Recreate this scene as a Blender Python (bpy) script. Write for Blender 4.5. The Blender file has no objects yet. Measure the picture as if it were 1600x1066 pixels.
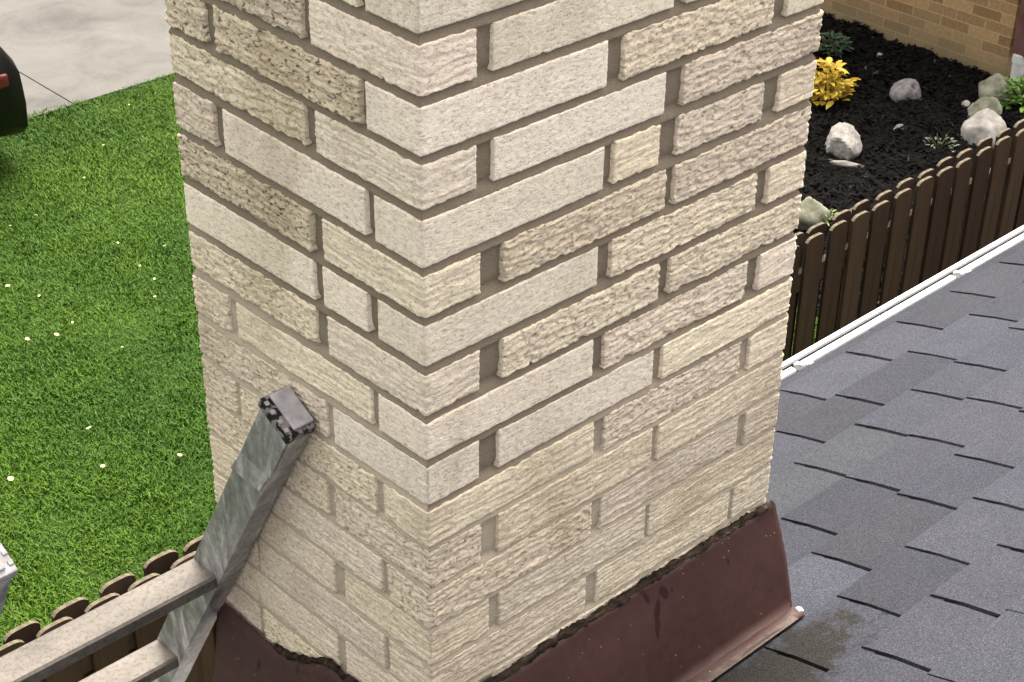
import bpy, bmesh, math, random
import numpy as np
from mathutils import Vector, Matrix

scn = bpy.context.scene
COL = scn.collection
# ------------------------------------------------------------------ camera
cd = bpy.data.cameras.new("camera"); cam = bpy.data.objects.new("camera", cd); COL.objects.link(cam)
M3 = [[0.7308212969772094, 0.355569121966518, -0.5826412544509012],
      [-0.6824876688049872, 0.39382441563266335, -0.6157214561623714],
      [0.010526814014436392, 0.8476278246692568, 0.5304868113638239]]
mw = Matrix(M3).to_4x4(); mw.translation = Vector((-1.16846, -1.39664, 0.72936))
cam.matrix_world = mw
cd.sensor_width = 36; cd.lens = 59.391; cd.clip_start = 0.05; cd.clip_end = 500
scn.camera = cam
# ------------------------------------------------------------------ sky, sun, exposure
SUN_EL, SUN_AZ = math.radians(62), math.radians(60)     # azimuth from +Y clockwise
world = bpy.data.worlds.new("World"); scn.world = world; world.use_nodes = True
wn = world.node_tree.nodes; wl = world.node_tree.links
bg = wn["Background"]; sky = wn.new("ShaderNodeTexSky"); sky.sky_type = 'NISHITA'; sky.sun_disc = False
sky.sun_elevation = SUN_EL; sky.sun_rotation = SUN_AZ; sky.dust_density = 6.0; sky.ozone_density = 0.6; sky.air_density = 0.6
hs = wn.new("ShaderNodeHueSaturation"); hs.inputs['Saturation'].default_value = 0.22
wl.new(sky.outputs[0], hs.inputs['Color']); wm = wn.new("ShaderNodeMix"); wm.data_type = 'RGBA'; wm.blend_type = 'MULTIPLY'; wm.inputs[0].default_value = 1; wm.inputs[7].default_value = (1.05, 1.0, .905, 1)
wl.new(hs.outputs[0], wm.inputs[6]); wl.new(wm.outputs[2], bg.inputs[0]); bg.inputs[1].default_value = 0.15
sl = bpy.data.lights.new("sun", 'SUN'); sl.energy = 0.55; sl.angle = math.radians(40); sl.color = (1.0, 0.95, 0.87)
sun = bpy.data.objects.new("sun", sl); COL.objects.link(sun)
sdir = Vector((math.sin(SUN_AZ)*math.cos(SUN_EL), math.cos(SUN_AZ)*math.cos(SUN_EL), math.sin(SUN_EL)))
sun.rotation_euler = sdir.to_track_quat('Z', 'Y').to_euler()
scn.view_settings.view_transform = 'Standard'; scn.view_settings.look = 'None'
scn.view_settings.exposure = 2.05; scn.view_settings.gamma = 1.0
scn.render.engine = 'CYCLES'

rng = np.random.default_rng(7); random.seed(7)
# ------------------------------------------------------------------ helpers
def mesh_obj(name, V, F, mat, parent=None, smooth=False):
    me = bpy.data.meshes.new(name); me.from_pydata([tuple(v) for v in V], [], [tuple(f) for f in F]); me.update()
    o = bpy.data.objects.new(name, me); COL.objects.link(o)
    if mat: me.materials.append(mat)
    if parent: o.parent = parent
    if smooth: me.polygons.foreach_set('use_smooth', [True]*len(me.polygons))
    return o
def np_mesh(name, V, Q, mat, parent=None, smooth=True, attrs=None):
    V = np.asarray(V, np.float32); Q = np.asarray(Q, np.int32); k = Q.shape[1]
    me = bpy.data.meshes.new(name)
    me.vertices.add(len(V)); me.vertices.foreach_set('co', V.ravel())
    me.loops.add(Q.size); me.loops.foreach_set('vertex_index', Q.ravel())
    me.polygons.add(len(Q)); me.polygons.foreach_set('loop_start', np.arange(0, Q.size, k, dtype=np.int32))
    me.polygons.foreach_set('use_smooth', np.full(len(Q), smooth))
    me.update(calc_edges=True); me.validate()
    for n, a in (attrs or {}).items():
        at = me.attributes.new(n, 'FLOAT_COLOR', 'POINT'); at.data.foreach_set('color', np.asarray(a, np.float32).ravel())
    o = bpy.data.objects.new(name, me); COL.objects.link(o); me.materials.append(mat)
    if parent: o.parent = parent
    return o
def empty(name, loc=(0, 0, 0)):
    o = bpy.data.objects.new(name, None); COL.objects.link(o); o.location = loc; o.empty_display_size = .1
    return o
def tag(o, label=None, cat=None, group=None, kind=None):
    if label: o['label'] = label
    if cat: o['category'] = cat
    if group: o['group'] = group
    if kind: o['kind'] = kind
    return o
class MB:
    def __init__(s): s.V = []; s.F = []
    def box(s, a, b, rot=None, org=(0, 0, 0)):
        n = len(s.V)
        for z in (a[2], b[2]):
            for (x, y) in ((a[0], a[1]), (b[0], a[1]), (b[0], b[1]), (a[0], b[1])):
                v = Vector((x, y, z))
                if rot: v = rot @ v
                s.V.append(tuple(v + Vector(org)))
        for f in ((0, 3, 2, 1), (4, 5, 6, 7), (0, 1, 5, 4), (1, 2, 6, 5), (2, 3, 7, 6), (3, 0, 4, 7)):
            s.F.append(tuple(n+i for i in f))
        return s
    def prism(s, prof, x0, x1, fn):
        """prof: 2D closed outline (counter clockwise); fn(p,q,t)->xyz"""
        n = len(s.V); m = len(prof)
        for t in (x0, x1):
            for (p, q) in prof: s.V.append(tuple(fn(p, q, t)))
        for i in range(m):
            j = (i+1) % m; s.F.append((n+i, n+j, n+m+j, n+m+i))
        s.F.append(tuple(n+m+i for i in range(m))); s.F.append(tuple(n+i for i in reversed(range(m))))
        return s
    def tube(s, pts, r, seg=10):
        pts = [Vector(p) for p in pts]; n0 = len(s.V)
        rr = r if isinstance(r, (list, tuple)) else [r]*len(pts)
        for i, p in enumerate(pts):
            d = (pts[min(i+1, len(pts)-1)]-pts[max(i-1, 0)]).normalized()
            a = d.orthogonal().normalized() if abs(d.z) > .9 else d.cross(Vector((0, 0, 1))).normalized()
            b = d.cross(a)
            for k in range(seg):
                t = 2*math.pi*k/seg; s.V.append(tuple(p+a*math.cos(t)*rr[i]+b*math.sin(t)*rr[i]))
        for i in range(len(pts)-1):
            for k in range(seg):
                l = (k+1) % seg
                s.F.append((n0+i*seg+k, n0+i*seg+l, n0+(i+1)*seg+l, n0+(i+1)*seg+k))
        s.F.append(tuple(n0+k for k in reversed(range(seg)))); s.F.append(tuple(n0+(len(pts)-1)*seg+k for k in range(seg)))
        return s
    def build(s, name, mat, parent=None, bevel=0, smooth=False, seg=2):
        o = mesh_obj(name, s.V, s.F, mat, parent, smooth)
        bm = bmesh.new(); bm.from_mesh(o.data); bmesh.ops.recalc_face_normals(bm, faces=bm.faces)
        if bevel: bmesh.ops.bevel(bm, geom=list(bm.edges), offset=bevel, segments=seg, affect='EDGES', profile=.6)
        bm.to_mesh(o.data); bm.free()
        return o
def hash3(ix, iy, iz, seed):
    h = (ix.astype(np.int64)*374761393 + iy.astype(np.int64)*668265263 + iz.astype(np.int64)*2147483647 + seed*974634777) & 0xffffffff
    h = ((h ^ (h >> 13))*1274126177) & 0xffffffff
    return ((h ^ (h >> 16)) & 0xffff)/65535.0
def vnoise(x, y, z=0, seed=0):
    x, y, z = np.broadcast_arrays(np.asarray(x, float), np.asarray(y, float), np.asarray(z, float))
    ix, iy, iz = np.floor(x), np.floor(y), np.floor(z); fx, fy, fz = x-ix, y-iy, z-iz
    fx, fy, fz = [t*t*(3-2*t) for t in (fx, fy, fz)]
    r = 0
    for a in (0, 1):
        for b in (0, 1):
            for c in (0, 1):
                w = (fx if a else 1-fx)*(fy if b else 1-fy)*(fz if c else 1-fz)
                r = r+w*hash3(ix+a, iy+b, iz+c, seed)
    return r*2-1
def srgb(r, g, b):
    f = lambda c: ((c/255+.055)/1.055)**2.4 if c > 10 else c/255/12.92
    return (f(r), f(g), f(b), 1)

class NT:
    """small node builder"""
    def __init__(s, name, rough=.8, spec=.3, metal=0):
        s.m = bpy.data.materials.new(name); s.m.use_nodes = True; s.t = s.m.node_tree; s.n = s.t.nodes; s.l = s.t.links
        s.b = s.n['Principled BSDF']; s.b.inputs['Roughness'].default_value = rough
        s.b.inputs['Specular IOR Level'].default_value = spec; s.b.inputs['Metallic'].default_value = metal
        s.tc = s.n.new('ShaderNodeTexCoord')
    def map(s, scale=(1, 1, 1), src='Object'):
        m = s.n.new('ShaderNodeMapping'); m.inputs['Scale'].default_value = scale; s.l.new(s.tc.outputs[src], m.inputs[0]); return m.outputs[0]
    def noise(s, scale, detail=4, vec=None, rough=.6, dist=0):
        n = s.n.new('ShaderNodeTexNoise'); n.inputs['Scale'].default_value = scale; n.inputs['Detail'].default_value = detail
        n.inputs['Roughness'].default_value = rough; n.inputs['Distortion'].default_value = dist
        s.l.new(vec if vec else s.map(), n.inputs['Vector']); return n.outputs['Fac']
    def voro(s, scale, vec=None, feat='F1', out='Distance'):
        n = s.n.new('ShaderNodeTexVoronoi'); n.inputs['Scale'].default_value = scale; n.feature = feat
        s.l.new(vec if vec else s.map(), n.inputs['Vector']); return n.outputs[out]
    def ramp(s, fac, stops):
        r = s.n.new('ShaderNodeValToRGB'); e = r.color_ramp.elements
        while len(e) < len(stops): e.new(.5)
        for i, (p, c) in enumerate(stops): e[i].position = p; e[i].color = c if hasattr(c, '__len__') else (c, c, c, 1)
        s.l.new(fac, r.inputs[0]); return r.outputs[0]
    def mix(s, fac, a, b, mode='MIX'):
        m = s.n.new('ShaderNodeMix'); m.data_type = 'RGBA'; m.blend_type = mode
        for i, v in ((0, fac), (6, a), (7, b)):
            if isinstance(v, (int, float)) or hasattr(v, '__len__'): m.inputs[i].default_value = v
            else: s.l.new(v, m.inputs[i])
        return m.outputs[2]
    def math(s, op, a, b=0):
        m = s.n.new('ShaderNodeMath'); m.operation = op
        for i, v in enumerate((a, b)):
            if isinstance(v, (int, float)): m.inputs[i].default_value = v
            else: s.l.new(v, m.inputs[i])
        return m.outputs[0]
    def attr(s, name):
        a = s.n.new('ShaderNodeAttribute'); a.attribute_name = name; return a
    def rand(s): return s.n.new('ShaderNodeObjectInfo').outputs['Random']
    def color(s, c):
        if hasattr(c, '__len__'): s.b.inputs['Base Color'].default_value = c
        else: s.l.new(c, s.b.inputs['Base Color'])
        return s
    def rough(s, c): s.l.new(c, s.b.inputs['Roughness']); return s
    def bump(s, h, strength=.5, dist=.01):
        b = s.n.new('ShaderNodeBump'); b.inputs['Strength'].default_value = strength; b.inputs['Distance'].default_value = dist
        s.l.new(h, b.inputs['Height']); s.l.new(b.outputs[0], s.b.inputs['Normal']); return s
def plain(name, c1, c2, scale=20, rough=.6, spec=.3, metal=0, bump=.2, bd=.002, detail=5):
    n = NT(name, rough, spec, metal); f = n.noise(scale, detail); n.color(n.ramp(f, [(.3, c1), (.7, c2)])); n.bump(f, bump, bd); return n.m

# ------------------------------------------------------------------ materials
n = NT("brick_clay", .9, .15)
tint = n.attr('tint')
vec = n.map()
grain = n.noise(420, 5, vec, .75)
mott = n.noise(38, 4, vec, .6)
fine = n.noise(175, 4, n.map((.6, .6, 1.35)), .7)
c = n.mix(.5, tint.outputs['Color'], n.ramp(grain, [(.3, (.52, .48, .42, 1)), (.48, (1.02, 1.01, .99, 1)), (.72, (1.28, 1.27, 1.24, 1))]), 'MULTIPLY')
c = n.mix(.62, c, n.ramp(fine, [(.35, (.44, .38, .31, 1)), (.46, (1.04, 1.03, 1.01, 1)), (.7, (1.26, 1.25, 1.22, 1))]), 'MULTIPLY')
c = n.mix(.5, c, n.ramp(mott, [(.3, (.80, .77, .73, 1)), (.65, (1.05, 1.04, 1.0, 1))]), 'MULTIPLY')
pit = n.ramp(n.noise(150, 2, n.map((.6, .6, 1.35)), .55), [(.35, 1.0), (.42, 0.0)])
stain = n.noise(3.1, 5, n.map((1, 1, .55)), .62, .8)
c = n.mix(.75, c, n.ramp(stain, [(.32, (.70, .66, .60, 1)), (.47, (1.0, .99, .98, 1)), (.7, (1.04, 1.03, 1.01, 1))]), 'MULTIPLY')
lich = n.ramp(n.noise(46, 5, n.map((.7, .7, 1)), .7), [(.66, 0.0), (.71, .4)])
c = n.mix(lich, c, srgb(168, 160, 138))
c = n.mix(n.math('MULTIPLY', pit, tint.outputs['Alpha']), c, srgb(78, 66, 52))
n.color(c); n.bump(n.mix(.65, grain, fine), 1.0, .0032); M_BRICK = n.m
n = NT("mortar_cement", .95, .1)
tint = n.attr('tint'); g = n.noise(500, 4)
n.color(n.mix(.5, tint.outputs['Color'], n.ramp(g, [(.3, (.6, .58, .55, 1)), (.7, (1.25, 1.22, 1.18, 1))]), 'MULTIPLY')); n.bump(g, .9, .002); M_MORTAR = n.m

n = NT("maroon_sheet_metal", .6, .3)
a = n.noise(5, 4); b2 = n.noise(60, 5)
c = n.ramp(a, [(.3, (.046, .0195, .017, 1)), (.7, (.062, .027, .024, 1))])
c = n.mix(.35, c, n.ramp(b2, [(.35, (.85, .8, .8, 1)), (.7, (1.2, 1.2, 1.2, 1))]), 'MULTIPLY')
chip = n.ramp(n.noise(17, 2, n.map((1.3, 1, .5)), .5), [(.33, 1.0), (.345, 0.0)])
c = n.mix(chip, c, (.025, .006, .006, 1))
speck = n.ramp(n.voro(70), [(.06, 1.0), (.09, 0.0)])
c = n.mix(n.math('MULTIPLY', speck, n.ramp(n.noise(9), [(.48, 0.0), (.56, .9)])), c, srgb(190, 170, 165))
n.color(c); n.rough(n.ramp(b2, [(.3, .5), (.7, .68)])); n.bump(a, .3, .006); M_MAROON = n.m
M_WORN = plain("worn_flashing_lip", srgb(44, 27, 24), srgb(92, 76, 68), 70, .55)
n = NT("old_sealant", .85, .2)
g = n.noise(90, 5, n.map((.35, 1, 1)), .7)
n.color(n.ramp(g, [(.40, srgb(20, 13, 11)), (.60, srgb(62, 50, 40)), (.78, srgb(140, 126, 106))])); n.bump(g, .8, .006); M_SEAL = n.m
M_WHITESEAL = plain("white_sealant", srgb(128, 124, 124), srgb(165, 160, 160), 60, .5)

n = NT("shingle_granules", .92, .2)
tint = n.attr('tint')
g1 = n.noise(330, 3, None, .85); g2 = n.noise(9, 4, None, .6); g3 = n.noise(160, 3, None, .7)
c = n.mix(.9, tint.outputs['Color'], n.ramp(g1, [(.34, (.30, .30, .31, 1)), (.5, (.92, .92, .93, 1)), (.66, (1.9, 1.88, 1.84, 1))]), 'MULTIPLY')
c = n.mix(.6, c, n.ramp(g3, [(.3, (.7, .7, .72, 1)), (.7, (1.25, 1.25, 1.23, 1))]), 'MULTIPLY')
c = n.mix(.6, c, n.ramp(g2, [(.3, (.84, .85, .87, 1)), (.7, (1.14, 1.12, 1.09, 1))]), 'MULTIPLY')
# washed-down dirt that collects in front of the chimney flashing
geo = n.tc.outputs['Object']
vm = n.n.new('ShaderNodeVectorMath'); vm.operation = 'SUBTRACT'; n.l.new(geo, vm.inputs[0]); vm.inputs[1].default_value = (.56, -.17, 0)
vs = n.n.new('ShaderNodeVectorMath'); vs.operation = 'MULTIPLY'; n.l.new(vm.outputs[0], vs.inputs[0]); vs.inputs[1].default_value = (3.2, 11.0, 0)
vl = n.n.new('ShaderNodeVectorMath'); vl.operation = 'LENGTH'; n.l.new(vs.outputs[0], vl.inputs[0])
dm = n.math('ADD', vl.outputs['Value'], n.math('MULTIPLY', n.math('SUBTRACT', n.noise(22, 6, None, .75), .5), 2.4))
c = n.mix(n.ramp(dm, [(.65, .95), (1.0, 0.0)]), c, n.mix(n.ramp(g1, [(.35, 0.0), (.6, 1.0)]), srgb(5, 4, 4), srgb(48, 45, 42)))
n.color(c); n.bump(n.mix(.4, g1, g3), 1.0, .0028); M_SHINGLE = n.m
M_TAR_SHADE = plain("felt_and_lip_shade", srgb(3, 3, 5), srgb(8, 8, 10), 40, .95, .1)  # black roof felt, also the painted shade strip in the gutter lip
M_WHITE = plain("white_gutter_paint", srgb(205, 205, 210), srgb(225, 225, 228), 14, .35, .5, bump=.05)
n = NT("trough_shade_drip_grey", .6, .3)
g = n.noise(12, 6, n.map((.6, 2, 2)), .7); n.color(n.ramp(g, [(.3, srgb(84, 84, 84)), (.7, srgb(118, 118, 120))])); M_TROUGH = n.m  # drip edge grey; in the trough it paints the shaded interior

n = NT("galvanised_aluminium", .42, .5, .3)
a = n.noise(14, 5, n.map((1, 1, .4)), .65, 1.5); b2 = n.noise(90, 5, None, .7)
c = n.ramp(a, [(.33, srgb(104, 103, 103)), (.5, srgb(150, 149, 149)), (.66, srgb(206, 204, 203))])
c = n.mix(.5, c, n.ramp(b2, [(.38, (.55, .54, .53, 1)), (.55, (1.1, 1.1, 1.1, 1))]), 'MULTIPLY')
n.color(c); n.rough(n.ramp(a, [(.3, .34), (.7, .58)])); n.bump(b2, .25, .0015); M_ALU = n.m
n = NT("rung_worn_aluminium", .6, .35, .25)
a = n.noise(16, 5, n.map((.5, 1, 1)), .7); b2 = n.noise(120, 5, None, .75)
c = n.ramp(a, [(.3, srgb(88, 83, 79)), (.7, srgb(118, 112, 106))])
c = n.mix(.6, c, n.ramp(b2, [(.38, (.45, .42, .39, 1)), (.52, (1.05, 1.04, 1.02, 1))]), 'MULTIPLY')
n.color(c); n.bump(b2, .35, .0015); M_RUNG = n.m
M_BLACK = plain("black_plastic", srgb(16, 13, 16), srgb(34, 30, 34), 60, .55)
n = NT("worn_black_plastic", .6, .3); wg = n.noise(75, 3, None, .55); n.color(n.ramp(wg, [(.47, srgb(12, 10, 12)), (.53, srgb(128, 122, 124))])); n.bump(wg, .6, .004); M_WORNBLACK = n.m
M_PALEPLUG = plain("scuffed_pale_plastic", srgb(138, 135, 139), srgb(184, 180, 184), 40, .6)

n = NT("fence_stained_wood", .75, .25)
r = n.rand(); g = n.noise(30, 5, n.map((1, 1, .06)), .65, .6)
c = n.ramp(r, [(0, (.032, .019, .013, 1)), (.5, (.047, .030, .021, 1)), (1, (.064, .044, .031, 1))])
c = n.mix(.7, c, n.ramp(g, [(.3, (.55, .52, .5, 1)), (.7, (1.45, 1.42, 1.4, 1))]), 'MULTIPLY')
pk = n.n.new('ShaderNodeSeparateXYZ'); n.l.new(n.tc.outputs['Object'], pk.inputs[0])
n.color(c); n.bump(g, .4, .003); M_FENCE = n.m
M_ENDGRAIN = plain("bare_weathered_lit_end_grain", srgb(74, 66, 54), srgb(114, 104, 88), 50, .9)  # bare worn wood, with the light on the tops put into the colour
M_RAILW = plain("rail_timber", srgb(52, 42, 34), srgb(86, 74, 62), 30, .85)

n = NT("lawn_soil", .95, .1)
g = n.noise(7, 6, None, .7); n.color(n.ramp(g, [(.3, (.014, .03, .005, 1)), (.7, (.028, .058, .008, 1))])); M_LAWN = n.m
n = NT("grass_blades", .6, .2)
tint = n.attr('tint'); n.color(tint.outputs['Color'])
n.b.inputs['Subsurface Weight'].default_value = 0
M_GRASS = n.m
n = NT("dark_mulch", .95, .1)
g = n.noise(34, 6, None, .75); n.color(n.ramp(g, [(.35, (.004, .0035, .0035, 1)), (.62, (.011, .009, .008, 1)), (.85, (.03, .026, .024, 1))])); n.bump(g, 1.0, .03); M_MULCH = n.m
n = NT("mulch_chips", .9, .15)
tint = n.attr('tint'); n.color(tint.outputs['Color']); M_CHIP = n.m
n = NT("broom_finished_concrete", .9, .2)
g = n.noise(1.7, 7, None, .68, .6); g2 = n.noise(90, 4, None, .7)
c = n.ramp(g, [(.33, srgb(84, 82, 80)), (.5, srgb(100, 98, 96)), (.75, srgb(112, 110, 108))])
c = n.mix(.35, c, n.ramp(g2, [(.3, (.75, .74, .73, 1)), (.7, (1.15, 1.15, 1.15, 1))]), 'MULTIPLY')
n.color(c); n.bump(g2, .3, .003); M_CONC = n.m
M_PETAL = plain("daisy_petals", srgb(188, 190, 135), srgb(214, 214, 165), 60, .8)
M_POLLEN = plain("daisy_centre", srgb(210, 180, 60), srgb(225, 195, 80), 60, .8)

# ------------------------------------------------------------------ ground
GZ = -3.8
gs = MB(); gs.box((-200, -200, GZ-.7), (200, 200, GZ-.2)); g0 = gs.build('ground', M_LAWN); tag(g0, kind='structure')
def sheet(name, x0, x1, y0, y1, z, mat, step=None, amp=0):
    nx = max(2, int((x1-x0)/(step or (x1-x0)))+1); ny = max(2, int((y1-y0)/(step or (y1-y0)))+1)
    X, Y = np.meshgrid(np.linspace(x0, x1, nx), np.linspace(y0, y1, ny))
    Z = np.full_like(X, z)
    if amp: Z = Z+amp*(vnoise(X*3, Y*3, 0, 3)+.6*vnoise(X*9, Y*9, 0, 4)+.5*vnoise(X*25, Y*25, 0, 5))
    V = np.stack([X, Y, Z], -1).reshape(-1, 3); i = np.arange(nx-1)[None]+nx*np.arange(ny-1)[:, None]
    Q = np.stack([i, i+1, i+nx+1, i+nx], -1).reshape(-1, 4)
    return tag(np_mesh(name, V, Q, mat, attrs=None), kind='structure')
sheet('lawn', -9, 5.15, -8, 7.84, GZ, M_LAWN, .1, .008)
sheet('mulch_bed', 5.15, 14, -8, 7.84, GZ, M_MULCH, .035, .035)
# driveway slabs with a joint between them
def slab(y0, y1, x0, x1):
    mb = MB(); mb.box((x0, y0, GZ-.1), (x1, y1, GZ+.025)); return mb
dv = MB()
for (a, b) in ((-12, -4.2), (-4.19, -.25), (-.24, 3.658), (3.666, 8.2), (8.208, 16)):
    for (c0, d0) in ((7.85, 11.9), (11.908, 16)):
        dv.box((a, c0, GZ-.1), (b, d0, GZ+.012))
tag(dv.build('driveway', M_CONC, bevel=.004), kind='structure')
tag(MB().box((-12, 7.9, GZ-.015), (16, 15.9, GZ+.004)).build('driveway_joint_fill', plain("joint_dirt", srgb(58, 55, 50), srgb(76, 72, 66), 30, .95)), kind='structure')

# grass: blades, denser and darker in patches
def grass(n_, x0, x1, y0, y1, hmul, seed, name):
    r = np.random.default_rng(seed)
    X = r.uniform(x0, x1, n_); Y = r.uniform(y0, y1, n_)
    if name == 'grass':
        keep = ~((Y > 7.875+.03*vnoise(X*6, 0, 0, 2)))
        X, Y = X[keep], Y[keep]; 
    n_ = len(X)
    clump = vnoise(X*2.2, Y*2.2, 0, 11)*.5+vnoise(X*7, Y*7, 0, 12)*.35+vnoise(X*19, Y*19, 0, 13)*.35
    H = hmul*(.024+.009*clump+r.uniform(-.008, .010, n_)); H = np.maximum(H, .008)
    A = r.uniform(0, 2*np.pi, n_); L = r.uniform(.3, 1.3, n_)*H; W = r.uniform(.0016, .0036, n_)
    dx, dy = np.cos(A), np.sin(A); px, py = -dy*W, dx*W
    z0 = np.full(n_, GZ-.004)
    P = np.zeros((n_, 5, 3))
    P[:, 0] = np.stack([X-px, Y-py, z0], 1); P[:, 1] = np.stack([X+px, Y+py, z0], 1)
    P[:, 2] = np.stack([X+dx*L*.35+px*.8, Y+dy*L*.35+py*.8, z0+H*.65], 1)
    P[:, 3] = np.stack([X+dx*L*.35-px*.8, Y+dy*L*.35-py*.8, z0+H*.65], 1)
    P[:, 4] = np.stack([X+dx*L, Y+dy*L, z0+H], 1)
    i = np.arange(n_)[:, None]*5
    T = np.concatenate([i+np.array([[0, 1, 2]]), i+np.array([[0, 2, 3]]), i+np.array([[3, 2, 4]])], 0)
    patch = np.clip(.5+.55*vnoise(X*.9+4, Y*.9, 0, 21)+.4*vnoise(X*5, Y*5, 0, 22), 0, 1)
    c0 = np.array([.036, .098, .006]); c1 = np.array([.078, .158, .009]); c2 = np.array([.12, .18, .025])
    col = c0+(c1-c0)*np.clip(patch+r.uniform(-.35, .35, n_), 0, 1)[:, None]
    dry = r.random(n_) < .03; col[dry] = c2
    col = np.repeat(np.concatenate([col, np.ones((n_, 1))], 1), 5, 0)
    return np_mesh(name, P.reshape(-1, 3), T, M_GRASS, smooth=False, attrs={'tint': col})
tag(grass(480000, -1.6, 5.1, 2.35, 7.93, 1.0, 5, 'grass'), kind='stuff')

# daisies
DP = [[3.02, 5.81], [2.85, 6.01], [2.8, 5.71], [2.78, 5.54], [2.17, 5.99], [2.24, 5.79], [2.52, 5.53], [2.68, 5.38], [2.23, 5.44], [2.11, 5.39], [1.98, 5.45], [2.29, 5.07], [1.8, 4.57], [1.99, 4.11], [1.69, 4.27], [1.34, 4.46], [3.89, 7.55], [3.57, 7.33], [3.45, 7.14], [3.13, 6.83], [3.25, 6.49], [2.68, 6.6], [2.51, 6.58]]
BIG = {4, 9, 10, 12, 13, 14, 15, 20, 21}
proto = None
for i, (x, y) in enumerate(DP):
    if proto is None:
        d = empty('daisy'); mb = MB(); K = 11
        for k in range(K):
            a = 2*math.pi*k/K; ca, sa = math.cos(a), math.sin(a); nv = len(mb.V)
            for (rr, ww, zz) in ((.3, .10, .0), (.75, .24, .1), (1, .0, .06)):
                mb.V += [(rr*ca-ww*sa, rr*sa+ww*ca, zz), (rr*ca+ww*sa, rr*sa-ww*ca, zz)]
            mb.F += [(nv, nv+1, nv+3, nv+2), (nv+2, nv+3, nv+5, nv+4)]
        mesh_obj('petals', mb.V, mb.F, M_PETAL, d)
        mb = MB(); mb.tube([(0, 0, -.03), (0, 0, .06), (0, 0, .12)], [.34, .30, .1], 10); mb.build('flower_centre', M_POLLEN, d)
        proto = d
    else:
        d = proto.copy(); COL.objects.link(d)
        for ch in list(proto.children):
            c_ = ch.copy(); COL.objects.link(c_); c_.parent = d
    s_ = (.0130 if i in BIG else .0080)*random.uniform(.85, 1.15)
    d.location = (x, y, GZ+.040); d.scale = (s_, s_, s_); d.rotation_euler = (random.uniform(-.5, .1), random.uniform(-.4, .2), random.uniform(0, 6))
    tag(d, 'small white daisy in the green lawn behind the fence', 'flower', 'white daisies scattered over the lawn')

# mulch chips
r = np.random.default_rng(9); N = 26000
X = r.uniform(5.2, 8.7, N); Y = r.uniform(2.4, 6.6, N)
V = np.zeros((N, 4, 3)); L = r.uniform(.006, .026, N); W = r.uniform(.003, .009, N); A = r.uniform(0, 6.28, N); T = r.uniform(-.7, .7, N)
base = GZ+.035*(vnoise(X*3, Y*3, 0, 3)+.6*vnoise(X*9, Y*9, 0, 4)+.5*vnoise(X*25, Y*25, 0, 5))+.008
for k, (u, w) in enumerate(((-1, -1), (1, -1), (1, 1), (-1, 1))):
    V[:, k, 0] = X+np.cos(A)*L*u-np.sin(A)*W*w; V[:, k, 1] = Y+np.sin(A)*L*u+np.cos(A)*W*w; V[:, k, 2] = base+L*u*np.sin(T)+W*w*np.sin(T*1.7)+.004
g_ = r.uniform(.002, .009, N); lt = r.random(N) < .012; g_[lt] = r.uniform(.04, .12, lt.sum())
colr = np.repeat(np.stack([g_, g_*.88, g_*.84, np.ones(N)], 1), 4, 0)
tag(np_mesh('mulch_chips', V.reshape(-1, 3), np.arange(N*4).reshape(-1, 4), M_CHIP, smooth=False, attrs={'tint': colr}), kind='stuff')

# ------------------------------------------------------------------ the house we stand on
house = empty('brick_house', (1.5, 0, GZ))
tag(house, 'house with cream brick chimney, grey shingle roof, white gutter and maroon flashing', 'house')
house_inv = Matrix.Translation((-1.5, 0, -GZ))
def adopt(o, p=house):
    """parent without moving"""
    bpy.context.view_layer.update() if False else None
    o.parent = p
    if p is house: o.matrix_parent_inverse = house_inv
    return o
RA, RB = -1.3, -.32                       # roof plane z = RA + RB*y
KS = math.hypot(1, RB)
def roofp(x, s, off=0):                   # s = distance along the slope, + towards the eave
    return (x, s/KS - off*RB/KS*1.0, RA+RB*s/KS+off/KS)
X0, X1, YT = -4.0, 8.0, -5.5
W1, W2, CH = .770, .543, .075

# walls
n = NT("house_wall_brick", .9, .2); bt = n.n.new('ShaderNodeTexBrick')
bt.inputs['Scale'].default_value = 1; bt.inputs['Brick Width'].default_value = .3; bt.inputs['Row Height'].default_value = .075; bt.inputs['Mortar Size'].default_value = .008
bt.inputs['Color1'].default_value = srgb(205, 190, 165); bt.inputs['Color2'].default_value = srgb(185, 168, 142); bt.inputs['Mortar'].default_value = srgb(140, 125, 105)
cx = n.n.new('ShaderNodeSeparateXYZ'); n.l.new(n.tc.outputs['Object'], cx.inputs[0]); cb = n.n.new('ShaderNodeCombineXYZ')
n.l.new(n.math('ADD', cx.outputs[0], cx.outputs[1]), cb.inputs[0]); n.l.new(cx.outputs[2], cb.inputs[1]); n.l.new(cb.outputs[0], bt.inputs['Vector'])
n.color(bt.outputs[0]); M_HW = n.m
prof = [(.25, GZ-.1), (.25, RA+RB*.25-.06), (YT, RA+RB*YT-.06), (2*YT-.25, RA+RB*.25-.06), (2*YT-.25, GZ-.1)]
adopt(MB().prism([(p, q) for p, q in prof], X0+.35, X1-.35, lambda p, q, t: (t, p, q)).build('wall', M_HW))
# roof deck (a hole is not needed: the chimney passes through it)
dk = [(.60, RA+RB*.60-.016), (YT, RA+RB*YT-.016), (2*YT-.60, RA+RB*.60-.016), (2*YT-.60, RA+RB*.60-.05), (YT, RA+RB*YT-.05), (.60, RA+RB*.60-.05)]
roof_mb = MB().prism(dk, X0, X1, lambda p, q, t: (t, p, q))
roof = adopt(roof_mb.build('roof', M_TAR_SHADE))
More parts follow.
